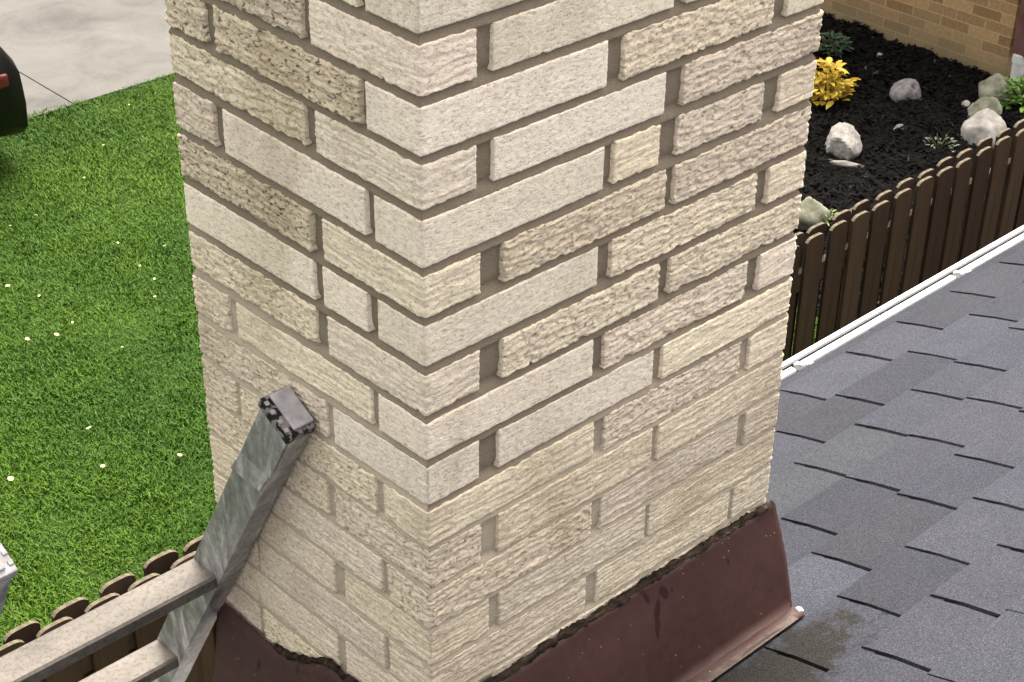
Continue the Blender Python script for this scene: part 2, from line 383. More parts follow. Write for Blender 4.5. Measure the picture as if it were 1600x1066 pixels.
# shingle tabs
ST0, SP = .618, .1455
KN = {0: [1.581, 1.833, 2.044, 2.273], 1: [1.606, 1.888, 2.144], 2: [1.275, 1.488, 1.695, 1.868], 3: [1.056, 1.263, 1.489], 4: [.97, 1.244, 1.441], 5: [.66, .861, 1.069], 6: [.74, .938]}
SV = []; SQ = []; SC = []
def add_tab(xa, xb, sl, su, lift, col):
    """exposed tab: lower edge at sl (thick butt edge), upper edge at su tucked under the next row"""
    n0 = len(SV); m = max(1, int((xb-xa)/.03)); th = .0036+lift*.6
    sag = [random.uniform(-.0006, .0006) for _ in range(m+1)]
    sk = random.uniform(-.0025, .0025)
    for i in range(m+1):
        x = xa+(xb-xa)*i/m; t = i/m; e = 0
        x2 = x
        SV.append(roofp(x, sl+sk*(t-.5)+sag[i], -.014)); SV.append(roofp(x, sl+sk*(t-.5)+sag[i], th-.0018)); SV.append(roofp(x, sl-.005+sk*(t-.5)+sag[i], th))
        SV.append(roofp(x2+.0035, (sl+su)/2, th*.62)); SV.append(roofp(x2-.001, su-.03, -.0005)); SV.append(roofp(x2-.001, su-.03, -.014))
        SC.extend([col]*6)
    for i in range(m):
        a = n0+i*6; b = a+6
        for k in range(5): SQ.append((a+k, b+k, b+k+1, a+k+1))
    for a in (n0, n0+m*6):
        SQ.append((a, a+1, a+2, a+3)); SQ.append((a, a+3, a+4, a+5))
nrow = int((-YT*KS+ST0)/SP)+2
for k in range(-1, nrow):
    sl = ST0-SP*k; su = sl-SP
    if k == -1: sl = .652; su = ST0
    cuts = list(KN.get(k, []))
    if not cuts: cuts = [.9+random.uniform(0, .2)]
    while cuts[-1] < X1-.2: cuts.append(cuts[-1]+random.uniform(.195, .265))
    while cuts[0] > X0+.2: cuts.insert(0, cuts[0]-random.uniform(.195, .265))
    xs = [X0]+cuts+[X1]
    for a, b in zip(xs[:-1], xs[1:]):
        v = random.uniform(.80, 1.25); w = random.uniform(-.012, .012)
        col = (.0400*v+w*.10, .0415*v, .0545*v-w*.10, 1)
        if random.random() < .07: col = (.042, .046, .055, 1)
        gp = random.choice((.0044, .0056, .0062, .0056)) if (k in KN and k >= 0) else random.choice((.0006, .0042, .0048))
        lift = random.uniform(0, .0022)
        if k < 0: gp = 0
        # slope coordinate -> plan
        add_tab(a+gp, b-gp, sl, su, lift, col)
V_ = np.array(SV); 
sh = np_mesh('shingles', V_, np.array(SQ), M_SHINGLE, smooth=False, attrs={'tint': SC})
sh.parent = roof
# far slope: plain sheet of shingle
fs = []
for k in range(40):
    pass
far = MB(); far.prism([(YT+.05, RA+RB*YT-.004), (YT, RA+RB*YT+.012), (YT-.05, RA+RB*YT-.004), (2*YT-.62, RA+RB*.62+.004), (2*YT-.62, RA+RB*.62-.01)], X0, X1, lambda p, q, t: (t, p, q))
o = far.build('ridge_and_rear_shingles', M_SHINGLE); at = o.data.attributes.new('tint', 'FLOAT_COLOR', 'POINT'); at.data.foreach_set('color', [.195, .195, .215, 1]*len(o.data.vertices)); o.parent = roof
# fascia, gutter and brackets
EZ = RA+RB*.62
adopt(MB().box((X0, .585, EZ-.17), (X1, .605, EZ-.022)).build('fascia_board', M_WHITE))
adopt(MB().box((X0, .25, EZ-.17), (X1, .585, EZ-.155)).build('soffit', M_WHITE))
GY0, GY1, GTZ = .612, .732, EZ-.062
t_ = .0018
gut = [(GY0, GTZ+.012), (GY0, GTZ-.085), (GY0+.055, GTZ-.085), (GY1-.008, GTZ-.045), (GY1, GTZ-.022), (GY1, GTZ-.001), (GY1-.002, GTZ+.002), (GY1-.011, GTZ+.002), (GY1-.013, GTZ-.001), (GY1-.0135, GTZ-.020), (GY1-.018, GTZ-.026), (GY1-.014, GTZ-.043), (GY0+.053, GTZ-.081), (GY0+t_*1.5, GTZ-.081), (GY0+t_*1.5, GTZ+.012)]
gutter = adopt(MB().prism(gut, X0-.02, X1+.02, lambda p, q, t: (t, p, q)).build('gutter', M_WHITE))
mb = MB(); mb.box((X0, GY1-.0268, GTZ-.0200), (X1, GY1-.0137, GTZ-.0085)); o = mb.build('lip_shade_strip', M_TAR_SHADE); o.parent = gutter  # black strip stands in for the shade inside the lip groove
tro = MB().prism([(GY0+.004, GTZ-.0805), (GY0+.052, GTZ-.0800), (GY1-.016, GTZ-.043), (GY1-.018, GTZ-.038), (GY0+.05, GTZ-.060), (GY0+.004, GTZ-.062)], X0, X1, lambda p, q, t: (t, p, q)).build('trough_shade_fill', M_TROUGH); tro.parent = gutter  # grey fill, shade of the white trough interior put into its colour
BX = [1.800+.69*i for i in range(-7, 9)]
for a_, b_ in zip([X0]+[x-.003 for x in BX], [x-.020 for x in BX]+[X1]):      # rolled inner lip, broken at each hanger
    mb = MB(); mb.prism([(GY1-.0470, GTZ-.0015), (GY1-.0455, GTZ+.0015), (GY1-.0290, GTZ+.0018), (GY1-.0265, GTZ-.001), (GY1-.0265, GTZ-.012), (GY1-.047, GTZ-.010)], a_, b_, lambda p, q, t: (t, p, q))
    o = mb.build('inner_lip', M_WHITE); o.parent = gutter
# grey drip edge under the first shingles
adopt(MB().prism([(.56, EZ+.012-.012), (.628, EZ-.010), (.640, EZ-.028), (.640, EZ-.050), (.637, EZ-.050), (.636, EZ-.030), (.626, EZ-.014), (.56, EZ-.004)], X0, X1, lambda p, q, t: (t, p, q)).build('drip_edge', M_TROUGH))
for x in BX:
    mb = MB()
    mb.prism([(-.0075, 0), (.0075, 0), (.0075, .003), (-.0075, .003)], 0, 1, lambda p, q, t: (x+p*(1.25 if t == 0 else .9)+t*.010, GY1-.030-t*.052, GTZ+.0022+q+t*.020))
    mb.box((x-.007, GY1-.034, GTZ-.004), (x+.009, GY1-.026, GTZ+.0045))
    b_ = mb.build('gutter_bracket', M_WHITE, bevel=.001); b_.parent = gutter

# ------------------------------------------------------------------ chimney
PER = 2*(W1+W2)
def path(s):
    """perimeter s -> xy base point and outward normal, s=0 at the near corner, s>0 along the right face (+x), s<0 along the left face (+y)"""
    s = np.asarray(s, float); s = (s+W2) % PER - W2
    x = np.zeros_like(s); y = np.zeros_like(s)
    m = s < 0; y[m] = -s[m]
    m = (s >= 0) & (s < W1); x[m] = s[m]
    m = (s >= W1) & (s < W1+W2); x[m] = W1; y[m] = s[m]-W1
    m = s >= W1+W2; x[m] = W1-(s[m]-W1-W2); y[m] = W2
    # normal angle: left face -x (180), right face -y (270), side +x (360), back +y (450)
    ang = np.zeros_like(s); R_ = .0035
    ang = 180+90*(s >= 0)+90*(s >= W1)+90*(s >= W1+W2)
    a = np.radians(ang); corner = np.zeros_like(s)
    for c_ in (-W2, 0, W1, W1+W2, PER-W2): corner = np.maximum(corner, np.clip(1-np.abs(s-c_)/R_, 0, 1))
    return x, y, np.cos(a), np.sin(a), corner
dzC = [.0011, -.0005, -.0021, .0001, -.0047, -.0024, -.0004, -.0021, .0017, .0001, .0038, .0033, .0062, .0091, .0095, .0095]
dzR = [-.002, -.002, -.0027, -.0027, .0003, -.0012, -.0009, .0005, -.0028, .0018, .0026, -.0019, .0004, 0, 0, 0]
dzL = [.006, .006, .0066, .0104, .0043, .0008, -.0033, -.003, -.007, -.0058, -.0077, -.0019, -.0016, 0, 0, 0]
def warp(s, z):
    s = (np.asarray(s, float)+W2) % PER - W2
    k = np.clip(-z/CH, 0, 15); ks = np.arange(16)
    c_, r_, l_ = np.interp(k, ks, dzC), np.interp(k, ks, dzR), np.interp(k, ks, dzL)
    out = np.where(s < 0, c_+(l_-c_)*(-s/W2), 0)
    out = np.where((s >= 0) & (s < W1), c_+(r_-c_)*(s/W1), out)
    out = np.where((s >= W1) & (s < W1+W2), r_, out)
    out = np.where(s >= W1+W2, r_+(l_-r_)*((s-W1-W2)/W1), out)
    return z+out
Rj = {1: [(.09, .116), (.44, .464)], 2: [(.317, .347), (.652, .683)], 3: [(.09, .119), (.434, .47)], 4: [(.319, .338), (.429, .465), (.651, .686)], 5: [(.096, .136), (.447, .465)], 6: [(.315, .341), (.654, .681)], 7: [(.095, .135), (.445, .468)], 8: [(.313, .336), (.651, .679)], 9: [(.095, .131), (.446, .464)], 10: [(.322, .344), (.654, .674)], 11: [(.098, .129), (.452, .466)], 12: [(.324, .344), (.665, .682)], 13: [(.115, .134), (.45, .458)], 14: [(.32, .343), (.662, .672)]}
Lj = {1: [(.208, .226)], 2: [(.102, .113), (.422, .445)], 3: [(.209, .232)], 4: [(.094, .111), (.422, .445)], 5: [(.205, .231)], 6: [(.095, .115), (.211, .231)], 7: [(.206, .233)], 8: [(.1, .115), (.432, .449)], 9: [(.205, .22)], 10: [(.095, .113), (.44, .452)], 11: [(.212, .229)], 12: [(.093, .106), (.43, .442)], 13: [(.199, .223)], 14: [(.097, .106), (.424, .434)], 15: [(.206, .226)]}
# surface kinds, from the near corner outward: s smooth, w wavy, r rough and pitted, y yellowish wavy
RK = {0: 'ss', 1: 'wss', 2: 'srs', 3: 'wsr', 4: 'syry', 5: 'wrr', 6: 'srw', 7: 'wrr', 8: 'wrw', 9: 'rsw', 10: 'wrw', 11: 'wgg', 12: 'rgg', 13: 'ggg', 14: 'ggg'}
LK = {0: 'sw', 1: 'wR', 2: 'sRR', 3: 'wr', 4: 'ssr', 5: 'wR', 6: 'sss', 7: 'wr', 8: 'swr', 9: 'srr', 10: 'wrr', 11: 'rrr', 12: 'rgg', 13: 'ggg', 14: 'ggg', 15: 'ggg'}
TINT = {'s': (.90, .82, .715), 'w': (.89, .80, .675), 'r': (.79, .70, .585), 'R': (.69, .605, .50), 'y': (.88, .79, .64), 'g': (.765, .68, .57)}
PITS = {'s': .0, 'w': .15, 'r': .55, 'R': .85, 'y': .1, 'g': .25}
BV, BQ, BC = [], [], []; nb = 0
def brick(s0, s1, zt, zb, kind, seed, fine=True):
    """one brick: displaced grid over the perimeter strip, outer ring pushed back into the joint"""
    global nb
    rr = np.random.default_rng(seed)
    ds = .0023 if fine else .02; dz = .0019 if fine else .012
    nu = max(4, int((s1-s0)/ds)); nw = max(4, int((zt-zb)/dz))
    u = np.linspace(s0, s1, nu+1); 
    for c_ in (0.0, W1, W1+W2, -W2, PER-W2):      # keep the corner crisp
        if s0 < c_ < s1: i = np.argmin(abs(u-c_)); u[i] = c_
    u = np.concatenate([[s0], [s0+.0006], u[1:-1], [s1-.0006], [s1]])
    w = np.linspace(zb, zt, nw+1); w = np.concatenate([[zb], [zb+.0006], w[1:-1], [zt-.0006], [zt]])
    U, W = np.meshgrid(u, w)
    ja = {'s': .0005, 'w': .0009, 'y': .0009, 'r': .0012, 'R': .0016, 'g': .0010}[kind]
    tz = (W-zb)/(zt-zb)
    zoff = ja*((vnoise(U*90, seed, 0, 31)+.7*vnoise(U*260, seed, 0, 35))*(1-tz)+(vnoise(U*90, seed+9, 0, 32)+.7*vnoise(U*260, seed, 0, 36))*tz)
    for _ in range(rr.integers(1, 5) if kind != 's' else rr.integers(0, 2)):     # chipped arrises
        u0 = rr.uniform(s0, s1); cw = rr.uniform(.002, .008); ca = rr.uniform(.001, .0042); g_ = np.exp(-((U-u0)/cw)**2)*ca
        if rr.random() < .65: zoff = zoff+g_*(1-tz)**3
        else: zoff = zoff-g_*tz**3
    tu = (U-s0)/(s1-s0)
    soff = ja*.8*(vnoise(W*120, seed, 0, 33)*(1-tu)+vnoise(W*120, seed, 0, 34)*tu)
    Uj = U+soff; Wj = W+zoff-.0012*(rr.random()-.5)+(rr.random()-.5)*.0016*(tu-.5)
    o = rr.uniform(0, 50)
    wob = .0030*vnoise(U*26+o, W*40, 0, 41)+.0045*vnoise(U*9+o, W*16, 0, 46)
    if kind == 's': d = .0003*vnoise(U*60+o, W*160, 0, 42)+.0004*vnoise(U*250+o, W*330, 0, 43)+.0004*vnoise(U*12+o, W*20, 0, 47)
    else:
        f = {'w': 150, 'y': 150, 'r': 190, 'R': 175, 'g': 215}[kind]; a = {'w': .0010, 'y': .0010, 'r': .0014, 'R': .0019, 'g': .0012}[kind]
        ridge = vnoise(U*17+o, (W+wob)*f, 0, 44)
        d = a*(1-2*np.abs(ridge)**.8)*1.0+a*.55*vnoise(U*45+o, (W+wob)*f*1.6, 0, 45)+.0005*vnoise(U*240+o, W*330, 0, 48)
        if kind in 'rR':
            pit = np.clip(vnoise(U*110+o, (W+wob)*230, 0, 49)-.35, 0, 1); d -= .0075*pit
    eu = np.minimum(U-s0, s1-U); ew = np.minimum(W-zb, zt-W); e = np.minimum(eu, ew)
    rb = .0018
    d = d-.0016*np.clip(1-e/rb, 0, 1)**2
    d[:, 0] = d[:, -1] = -.014; d[0, :] = d[-1, :] = -.014
    d = d+rr.uniform(-.0012, .0012)
    x, y, nx_, ny_, cr = path(Uj)
    d2 = d-cr*.0014
    # miter at corners so the skirt closes
    X_ = np.clip(x+nx_*d2, -d2, W1+d2); Y_ = np.clip(y+ny_*d2, -d2, W2+d2); Z_ = warp(Uj, Wj)
    nV = X_.size; cols = nu+3; rows = nw+3
    BV.append(np.stack([X_, Y_, Z_], -1).reshape(-1, 3))
    i = np.arange(cols-1)[None]+cols*np.arange(rows-1)[:, None]
    BQ.append((np.stack([i, i+1, i+cols+1, i+cols], -1).reshape(-1, 4))+nb); nb += nV
    t = np.array(TINT[kind])*rr.uniform(.93, 1.06)*np.array([1, rr.uniform(.985, 1.01), rr.uniform(.95, 1.03)])
    cc = np.zeros((nV, 4)); cc[:, :3] = t
    if kind != 's':   # pale dragged ridges, darker grooves of the clay itself
        pass
    cc[:, 3] = PITS[kind]; BC.append(cc)
sd = 100
for k in range(-6, 21):
    zb = -k*CH+.0; zt = zb+CH-.0130; fine = (0 <= k <= 16)
    if k >= 9: zt = zb+CH-.0112
    if k >= 11: zt = zb+CH-.0080
    even = (k % 2 == 0)
    rj = Rj.get(k) or ([(.318, .341), (.654, .677)] if even else [(.095, .12), (.447, .465)])
    lj = Lj.get(k) or ([(.098, .112), (.43, .442)] if even else [(.207, .226)])
    # walk: left joints (negative s), right joints, then side and back faces
    J = [(-b, -a) for a, b in reversed(lj)]+list(rj)
    side = [(W1+(.1 if not even else .205), W1+(.12 if not even else .225))] if False else [(W1+.205, W1+.222)] if not even else [(W1+.1, W1+.115), (W1+.425, W1+.44)]
    bs = W1+W2; back = [(bs+.095, bs+.115), (bs+.43, bs+.45)] if even else [(bs+.32, bs+.34), (bs+.66, bs+.68)]
    J = J+side+back
    segs = []; 
    for i in range(len(J)):
        a = J[i][1]; b = J[i+1][0] if i+1 < len(J) else J[0][0]+PER
        segs.append((a, b))
    nl = len(lj)
    rk = RK.get(k, 'ggg'); lk = LK.get(k, 'wrg')
    for i, (a, b) in enumerate(segs):
        if i < nl: kd = (lk[nl-1-i] if nl-1-i < len(lk) else 'g')     # bricks left of the corner incl. the one crossing it
        else: kd = rk[min(i-nl+1, len(rk)-1)]
        if i == nl-1: kd = lk[0]
        if i < nl-1: kd = lk[min(nl-1-i, len(lk)-1)]
        if i == len(segs)-1: kd = lk[min(nl, len(lk)-1)]
        fn = fine and (b > -W2-.001) and (a < W1+.001 or i == len(segs)-1)
        sd += 1
        brick(a, b, zt, zb, kd, sd, fn)
chim = np_mesh('chimney', np.concatenate(BV), np.concatenate(BQ), M_BRICK, smooth=True, attrs={'tint': np.concatenate(BC)})
adopt(chim)
chim['label'] = 'cream textured brick chimney with sandy grey mortar joints'
# mortar behind the bricks
s_ = np.linspace(-W2, PER-W2, 1100); 
for c_ in (0.0, W1, W1+W2): s_[np.argmin(abs(s_-c_))] = c_
zl, dl = [], []
for k in range(-6, 21):                       # joints struck: deep under the upper brick, near flush on top of the lower one
    zb = -k*CH; gp = .0130 if k < 8 else (.0112 if k < 10 else .0080)
    for o_, q_ in ((.004, -.0105), (.0003, -.0105), (-.30*gp, -.0062), (-.75*gp, -.0032), (-gp, -.0020), (-gp-.0015, -.0022), (-gp-.005, -.0062), (-.026, -.0072), (-.036, -.0068), (-.046, -.0072), (-.056, -.0072), (-.066, -.0078)):
        zl.append(zb+o_); dl.append(q_)
o_ = np.argsort(zl); z_ = np.array(zl)[o_]; dl = np.array(dl)[o_]
S_, Z_ = np.meshgrid(s_, z_); DL = np.repeat(dl[:, None], len(s_), 1); low = np.clip((-Z_-.60)/.25+.5*vnoise(S_*5, Z_*5, 0, 61)*1.2, 0, 1)
low = np.where(S_ < 0, np.clip((-Z_-.42)/.2+.6*vnoise(S_*5, Z_*5, 0, 61), 0, 1), low)
dd = DL*(1-.38*low)+.0006*vnoise(S_*140, Z_*140, 0, 62)+.0010*vnoise(S_*35, Z_*35, 0, 63)
# mortar smeared flush over some joints low on the faces
sm = np.clip(vnoise(S_*11, Z_*16, 0, 64)*1.4-.5, 0, 1)*low; dd += sm*.0016
x, y, nx_, ny_, cr = path(S_); mV = np.stack([np.clip(x+nx_*dd, -dd, W1+dd), np.clip(y+ny_*dd, -dd, W2+dd), warp(S_, Z_)], -1).reshape(-1, 3)
cols = len(s_); i = np.arange(cols-1)[None]+cols*np.arange(len(z_)-1)[:, None]
mQ = np.stack([i, i+1, i+cols+1, i+cols], -1).reshape(-1, 4)
ma, mb_ = np.array([.262, .218, .168]), np.array([.52, .45, .36])
mC = np.ones((S_.size, 4)); mC[:, :3] = ma+(mb_-ma)*np.clip(low+sm*.5, 0, 1).reshape(-1, 1)
mort = np_mesh('mortar', mV, mQ, M_MORTAR, attrs={'tint': mC}); mort.parent = chim
# concrete cap, above the frame
cp = MB(); cp.box((-.05, -.05, .452), (W1+.05, W2+.05, .53)); cp.build('chimney_cap', M_CONC, chim, bevel=.01)

# right (upslope-facing) flashing apron
FZ = -1.067
nx, nv_ = 90, 16
V = []; 
prof_f = [(-.004, FZ+.004), (-.011, FZ+.001), (-.014, FZ-.006)]
for q in range(1, 9): t = q/8; prof_f.append((-.014-.060*t-.004*math.sin(t*3.1), FZ-.006-.190*t))
def rz(y): return RA+RB*y
prof_f += [(-.078, rz(-.078)+.014), (-.086, rz(-.086)+.010), (-.099, rz(-.099)+.008), (-.100, rz(-.100)+.003)]
xs = np.linspace(-.012, .778, nx)
for x in xs:
    for j, (y, z) in enumerate(prof_f):
        wv = .0022*vnoise(x*9, j*.4, 0, 71)+.0010*vnoise(x*38, j*.8, 0, 72)+(.0016 if .40 < x < .9 and j > 1 else 0)
        V.append((x-.050*max(0, 1-(x+.012)/.10)*min(1, max(0, (FZ-.006-z)/.19)), float(y+wv), float(z+wv*.6)))
m = len(prof_f); Q = [(i*m+j, i*m+j+1, (i+1)*m+j+1, (i+1)*m+j) for i in range(nx-1) for j in range(m-1)]
fl = np_mesh('flashing', V, Q, M_MAROON); sol = fl.modifiers.new('t', 'SOLIDIFY'); sol.thickness = .0022; sol.offset = 1; fl.parent = chim
# folded worn lip along its lower edge
mb = MB(); yl = -.118
mb.prism([(-.101, rz(-.101)+.006), (-.088, rz(-.088)+.0120), (-.087, rz(-.087)+.0145), (-.093, rz(-.093)+.0125), (-.102, rz(-.102)+.0095)], -.012, .760, lambda p, q, t: (t, p, q))
mb.build('flashing_lip', M_WORN, chim, bevel=.001)
# right side piece, mostly hidden
V = []; ys = np.linspace(-.012, W2+.02, 40)
for y in ys:
    zt_ = FZ+.003+RB*.5*max(0, y)
    for (x, z) in ((W1+.003, zt_), (W1+.010, zt_-.01), (W1+.014, rz(y)+.04), (W1+.026, rz(y)+.012), (W1+.05, rz(y)+.010)): V.append((x, y, z))
Q = [(i*5+j, i*5+j+1, (i+1)*5+j+1, (i+1)*5+j) for i in range(39) for j in range(4)]
fr = np_mesh('flashing', V, Q, M_MAROON); fr.modifiers.new('t', 'SOLIDIFY').thickness = .002; fr.parent = chim
# left side flashing: ragged upper edge bent against the brick
TP = [(-.015, -1.085), (.06, -1.10), (.197, -1.122), (.247, -1.120), (.30, -1.155), (.356, -1.182), (.417, -1.190), (.451, -1.186), (.541, -1.178), (.556, -1.180)]
V = []; ys = np.linspace(-.015, .552, 70)
for y in ys:
    z0 = np.interp(y, [a for a, b in TP], [b for a, b in TP])+.003*vnoise(y*60, 0, 0, 81); zr = rz(y)+.012
    for j in range(10):
        t = j/9; x = -.0055-.005*min(1, t*6)-.050*t*t-.010*t; z = z0+(zr-z0)*t
        wv = .0022*vnoise(y*16, j*.8, 0, 82)
        V.append((x-abs(wv), y-.068*t*max(0, 1-(y+.015)/.10), z))
    V.append((-.10, y-.075*max(0, 1-(y+.015)/.10), zr-.003))
m = 11; Q = [(i*m+j, i*m+j+1, (i+1)*m+j+1, (i+1)*m+j) for i in range(69) for j in range(m-1)]
fL = np_mesh('flashing', V, Q, M_MAROON); fL.modifiers.new('t', 'SOLIDIFY').thickness = .0022; fL.parent = chim
# sealant bead along the top of the right flashing and along the left one
def bead(pts, rad, name, mat, seed):
    V, Q = [], []; seg = 8
    for i, p in enumerate(pts):
        d = Vector(pts[min(i+1, len(pts)-1)])-Vector(pts[max(i-1, 0)]); d.normalize()
        a = d.cross(Vector((0, 0, 1))).normalized(); b = a.cross(d)
        for k in range(seg):
            t = 2*math.pi*k/seg; r_ = rad*(1+.45*float(vnoise(i*.35, k*.9, seed, 91))+.3*float(vnoise(i*1.1, k*1.3, seed, 92)))
            V.append(tuple(Vector(p)+a*math.cos(t)*r_+b*math.sin(t)*r_*1.15))
    for i in range(len(pts)-1):
        for k in range(seg):
            l = (k+1) % seg; Q.append((i*seg+k, i*seg+l, (i+1)*seg+l, (i+1)*seg+k))
    o = np_mesh(name, V, Q, mat); o.parent = chim; return o
bead([(x, -.0065, FZ+.004+.0016*math.sin(x*31)) for x in np.arange(-.01, .776, .004)], .0068, 'sealant_bead', M_SEAL, 1)
bead([(-.0065, y, float(np.interp(y, [a for a, b in TP], [b for a, b in TP]))+.002) for y in np.arange(-.012, .40, .004)], .0050, 'sealant_bead', M_SEAL, 2)
# dab of white sealant at the apron's lower corner
bm = bmesh.new(); bmesh.ops.create_icosphere(bm, subdivisions=3, radius=1)
for v in bm.verts:
    nn = 1+.35*float(vnoise(v.co.x*2, v.co.y*2, v.co.z*2, 95)); v.co = Vector((v.co.x*.008*nn, v.co.y*.007*nn, v.co.z*.003*nn))
me = bpy.data.meshes.new('sealant_dab'); bm.to_mesh(me); bm.free(); o = bpy.data.objects.new('sealant_dab', me); COL.objects.link(o); me.materials.append(M_WHITESEAL)
o.location = (.782, -.086, rz(-.086)+.012); o.parent = chim
for p in me.polygons: p.use_smooth = True

# ------------------------------------------------------------------ ladder
lad = empty('ladder', (-.25, 1.78, GZ)); tag(lad, 'worn grey aluminium ladder with flat treads leaning beside the chimney', 'ladder')
linv = Matrix.Translation((.25, -1.78, -GZ))
D = Vector((0, .490, -.872)).normalized(); N_ = Vector((0, .872, .490)).normalized(); P0 = Vector((0, .247, -.670))
def lp(x, a, w): return Vector((x, 0, 0))+P0+D*a+N_*w     # a down the stile, w across it
def lpart(mb, name, mat, bevel=.0015, par=lad):
    o = mb.build(name, mat, None, bevel=bevel); o.parent = par
    if par is lad: o.matrix_parent_inverse = linv
    return o
SW = .068; LEN = (3.8-.68)/.872*1.0
for side in (0, 1):
    xw = -.050 if side == 0 else -.484; sg = 1 if side == 0 else -1     # web face x ; flanges go away from the rungs
    # channel section in (w, x): web plus two rolled flanges
    sec = [(0, 0), (SW, 0), (SW, .042), (SW-.010, .042), (SW-.010, .038), (SW-.004, .038), (SW-.004, .004), (.004, .004), (.004, .038), (.010, .038), (.010, .042), (0, .042)]
    mb = MB(); mb.prism(sec, .0, LEN, lambda p, q, t: lp(xw+sg*q, t, p))
    st = lpart(mb, 'stile', M_ALU, .0011)
    # raised ribs along the web
    # end cap: black rim with pale scuffed plug
    mb = MB(); mb.box((0, 0, 0), (1, 1, 1)); cv = MB()
    def cbox(q0, q1, a0, a1, w0, w1, mbx): 
        i0 = len(mbx.V); mbx.box((0, 0, 0), (1, 1, 1))
        mbx.V[i0:] = [tuple(lp(xw+sg*(q0+(q1-q0)*v[0]), a0+(a1-a0)*v[2], w0+(w1-w0)*v[1])) for v in mbx.V[i0:]]
    mb = MB(); cbox(-.0045, .0455, -.012, .006, -.004, SW+.004, mb)
    cap = lpart(mb, 'end_cap', M_WORNBLACK if side == 0 else M_PALEPLUG, .003)
    mb = MB(); cbox(.009, .0445, -.0172, -.0115, .004, SW+.001, mb); pl_ = mb.build('plug', M_PALEPLUG, cap, bevel=.0025)
    for w_ in (.006, .022, .040, .056):
        mb = MB(); cbox(-.0035, .003, -.0142, -.0118, w_, w_+.007, mb); mb.build('notch', M_PALEPLUG, cap, bevel=.0005)
    # sleeve at the head of the stile and the folded guide bracket
    mb = MB(); cbox(.004, .040, .004, .085, -.0035, .0, mb); lpart(mb, 'head_sleeve', M_ALU, .001)
    if side == 0:       # folded lip bent up from the web
        mb = MB(); mb.V = [tuple(lp(xw+q_, a_, w_)) for (a_, w_, q_) in ((.112, .002, -.0005), (.136, .066, -.0005), (.152, .003, -.007), (.180, .067, -.009), (.156, .002, -.0005), (.183, .066, -.0005))]
        mb.F = [(0, 1, 3, 2), (2, 3, 5, 4), (0, 2, 4), (1, 5, 3), (0, 4, 5, 1)]
        lpart(mb, 'guide_lip', M_ALU, .001)
# treads
a = .487-.33*1; k = 1
treads = [.487+.327*i for i in range(0, 10)]
for a in treads:
    if a > LEN-.1: break
    c0 = lp(0, a, SW/2)
    mb = MB(); mb.prism([(-.034, -.004), (-.030, 0), (.028, 0), (.034, -.004), (.034, -.022), (.031, -.026), (.028, -.007), (-.028, -.007), (-.031, -.026), (-.034, -.022)], -.4405, -.0495, lambda p, q, t: (t*1.0 if t > -.2 else -.4845, c0.y+p, c0.z+.012+q))
    lpart(mb, 'tread', M_RUNG, 0)
for xw in (-.029, -.511):
    e_ = lp(xw, LEN, SW/2); mb = MB(); mb.box((xw-.028, e_.y-.05, GZ), (xw+.028, e_.y+.05, GZ+.06)); lpart(mb, 'foot', M_BLACK, .006)

# ------------------------------------------------------------------ picket fence
FY, FT = 2.225, -2.6
fence = empty('picket_fence', (3.5, FY, GZ)); tag(fence, 'dark brown stained picket fence with rounded tops crossing behind the chimney', 'fence')
finv = Matrix.Translation((-3.5, -FY, -GZ))
def picket_mesh(w=.117, th=.015, hgt=1.17, arc=.017):
    """rounded top; the thin end-grain faces carry the second material slot"""
    pts = [(-w/2, 0), (w/2, 0)]; K = 10
    for i in range(K+1):
        t = i/K; x = w/2-w*t; pts.append((x, hgt-arc+arc*(1-abs(2*t-1)**4.5)))
    me = bpy.data.meshes.new('picket'); m = len(pts)
    V = [(x, -th/2, z) for x, z in pts]+[(x, th/2, z) for x, z in pts]
    F = [tuple(range(m)), tuple(reversed(range(m, 2*m)))]; mats = [0, 0]
    for i in range(m):
        j = (i+1) % m; F.append((i, m+i, m+j, j)); mats.append(1 if 2 <= i <= m-2 else 0)
    me.from_pydata(V, [], F); me.materials.append(M_FENCE); me.materials.append(M_ENDGRAIN)
    for p_, k_ in zip(me.polygons, mats): p_.material_index = k_
    bm = bmesh.new(); bm.from_mesh(me); bmesh.ops.recalc_face_normals(bm, faces=bm.faces); bm.to_mesh(me); bm.free()
    return me
PM = picket_mesh()
for i in range(-6, 43):
    for row in (0, 1):
        x = .43+.1545*i+(.085 if row else 0)
        o = bpy.data.objects.new('picket', PM); COL.objects.link(o); o.parent = fence; o.matrix_parent_inverse = finv
        hz = random.uniform(-.006, .006)
        o.location = (x, (FY if row == 0 else FY+.0535), FT-1.17+hz); o.rotation_euler = (random.uniform(-.004, .004), random.uniform(-.008, .008), random.uniform(-.02, .02))
        o.scale = (random.uniform(.96, 1.02), 1, 1)
for z in (FT-.16, FT-.95):
    mb = MB(); mb.box((-.6, FY+.0095, z-.09), (7.15, FY+.0445, z)); o = mb.build('rail', M_RAILW, None, bevel=.003); o.parent = fence; o.matrix_parent_inverse = finv
for x in (-.45, 2.0, 4.42, 6.85):
    mb = MB(); mb.box((x-.04, FY+.064, GZ-.1), (x+.04, FY+.144, FT-.08)); o = mb.build('post', M_FENCE, None, bevel=.004); o.parent = fence; o.matrix_parent_inverse = finv

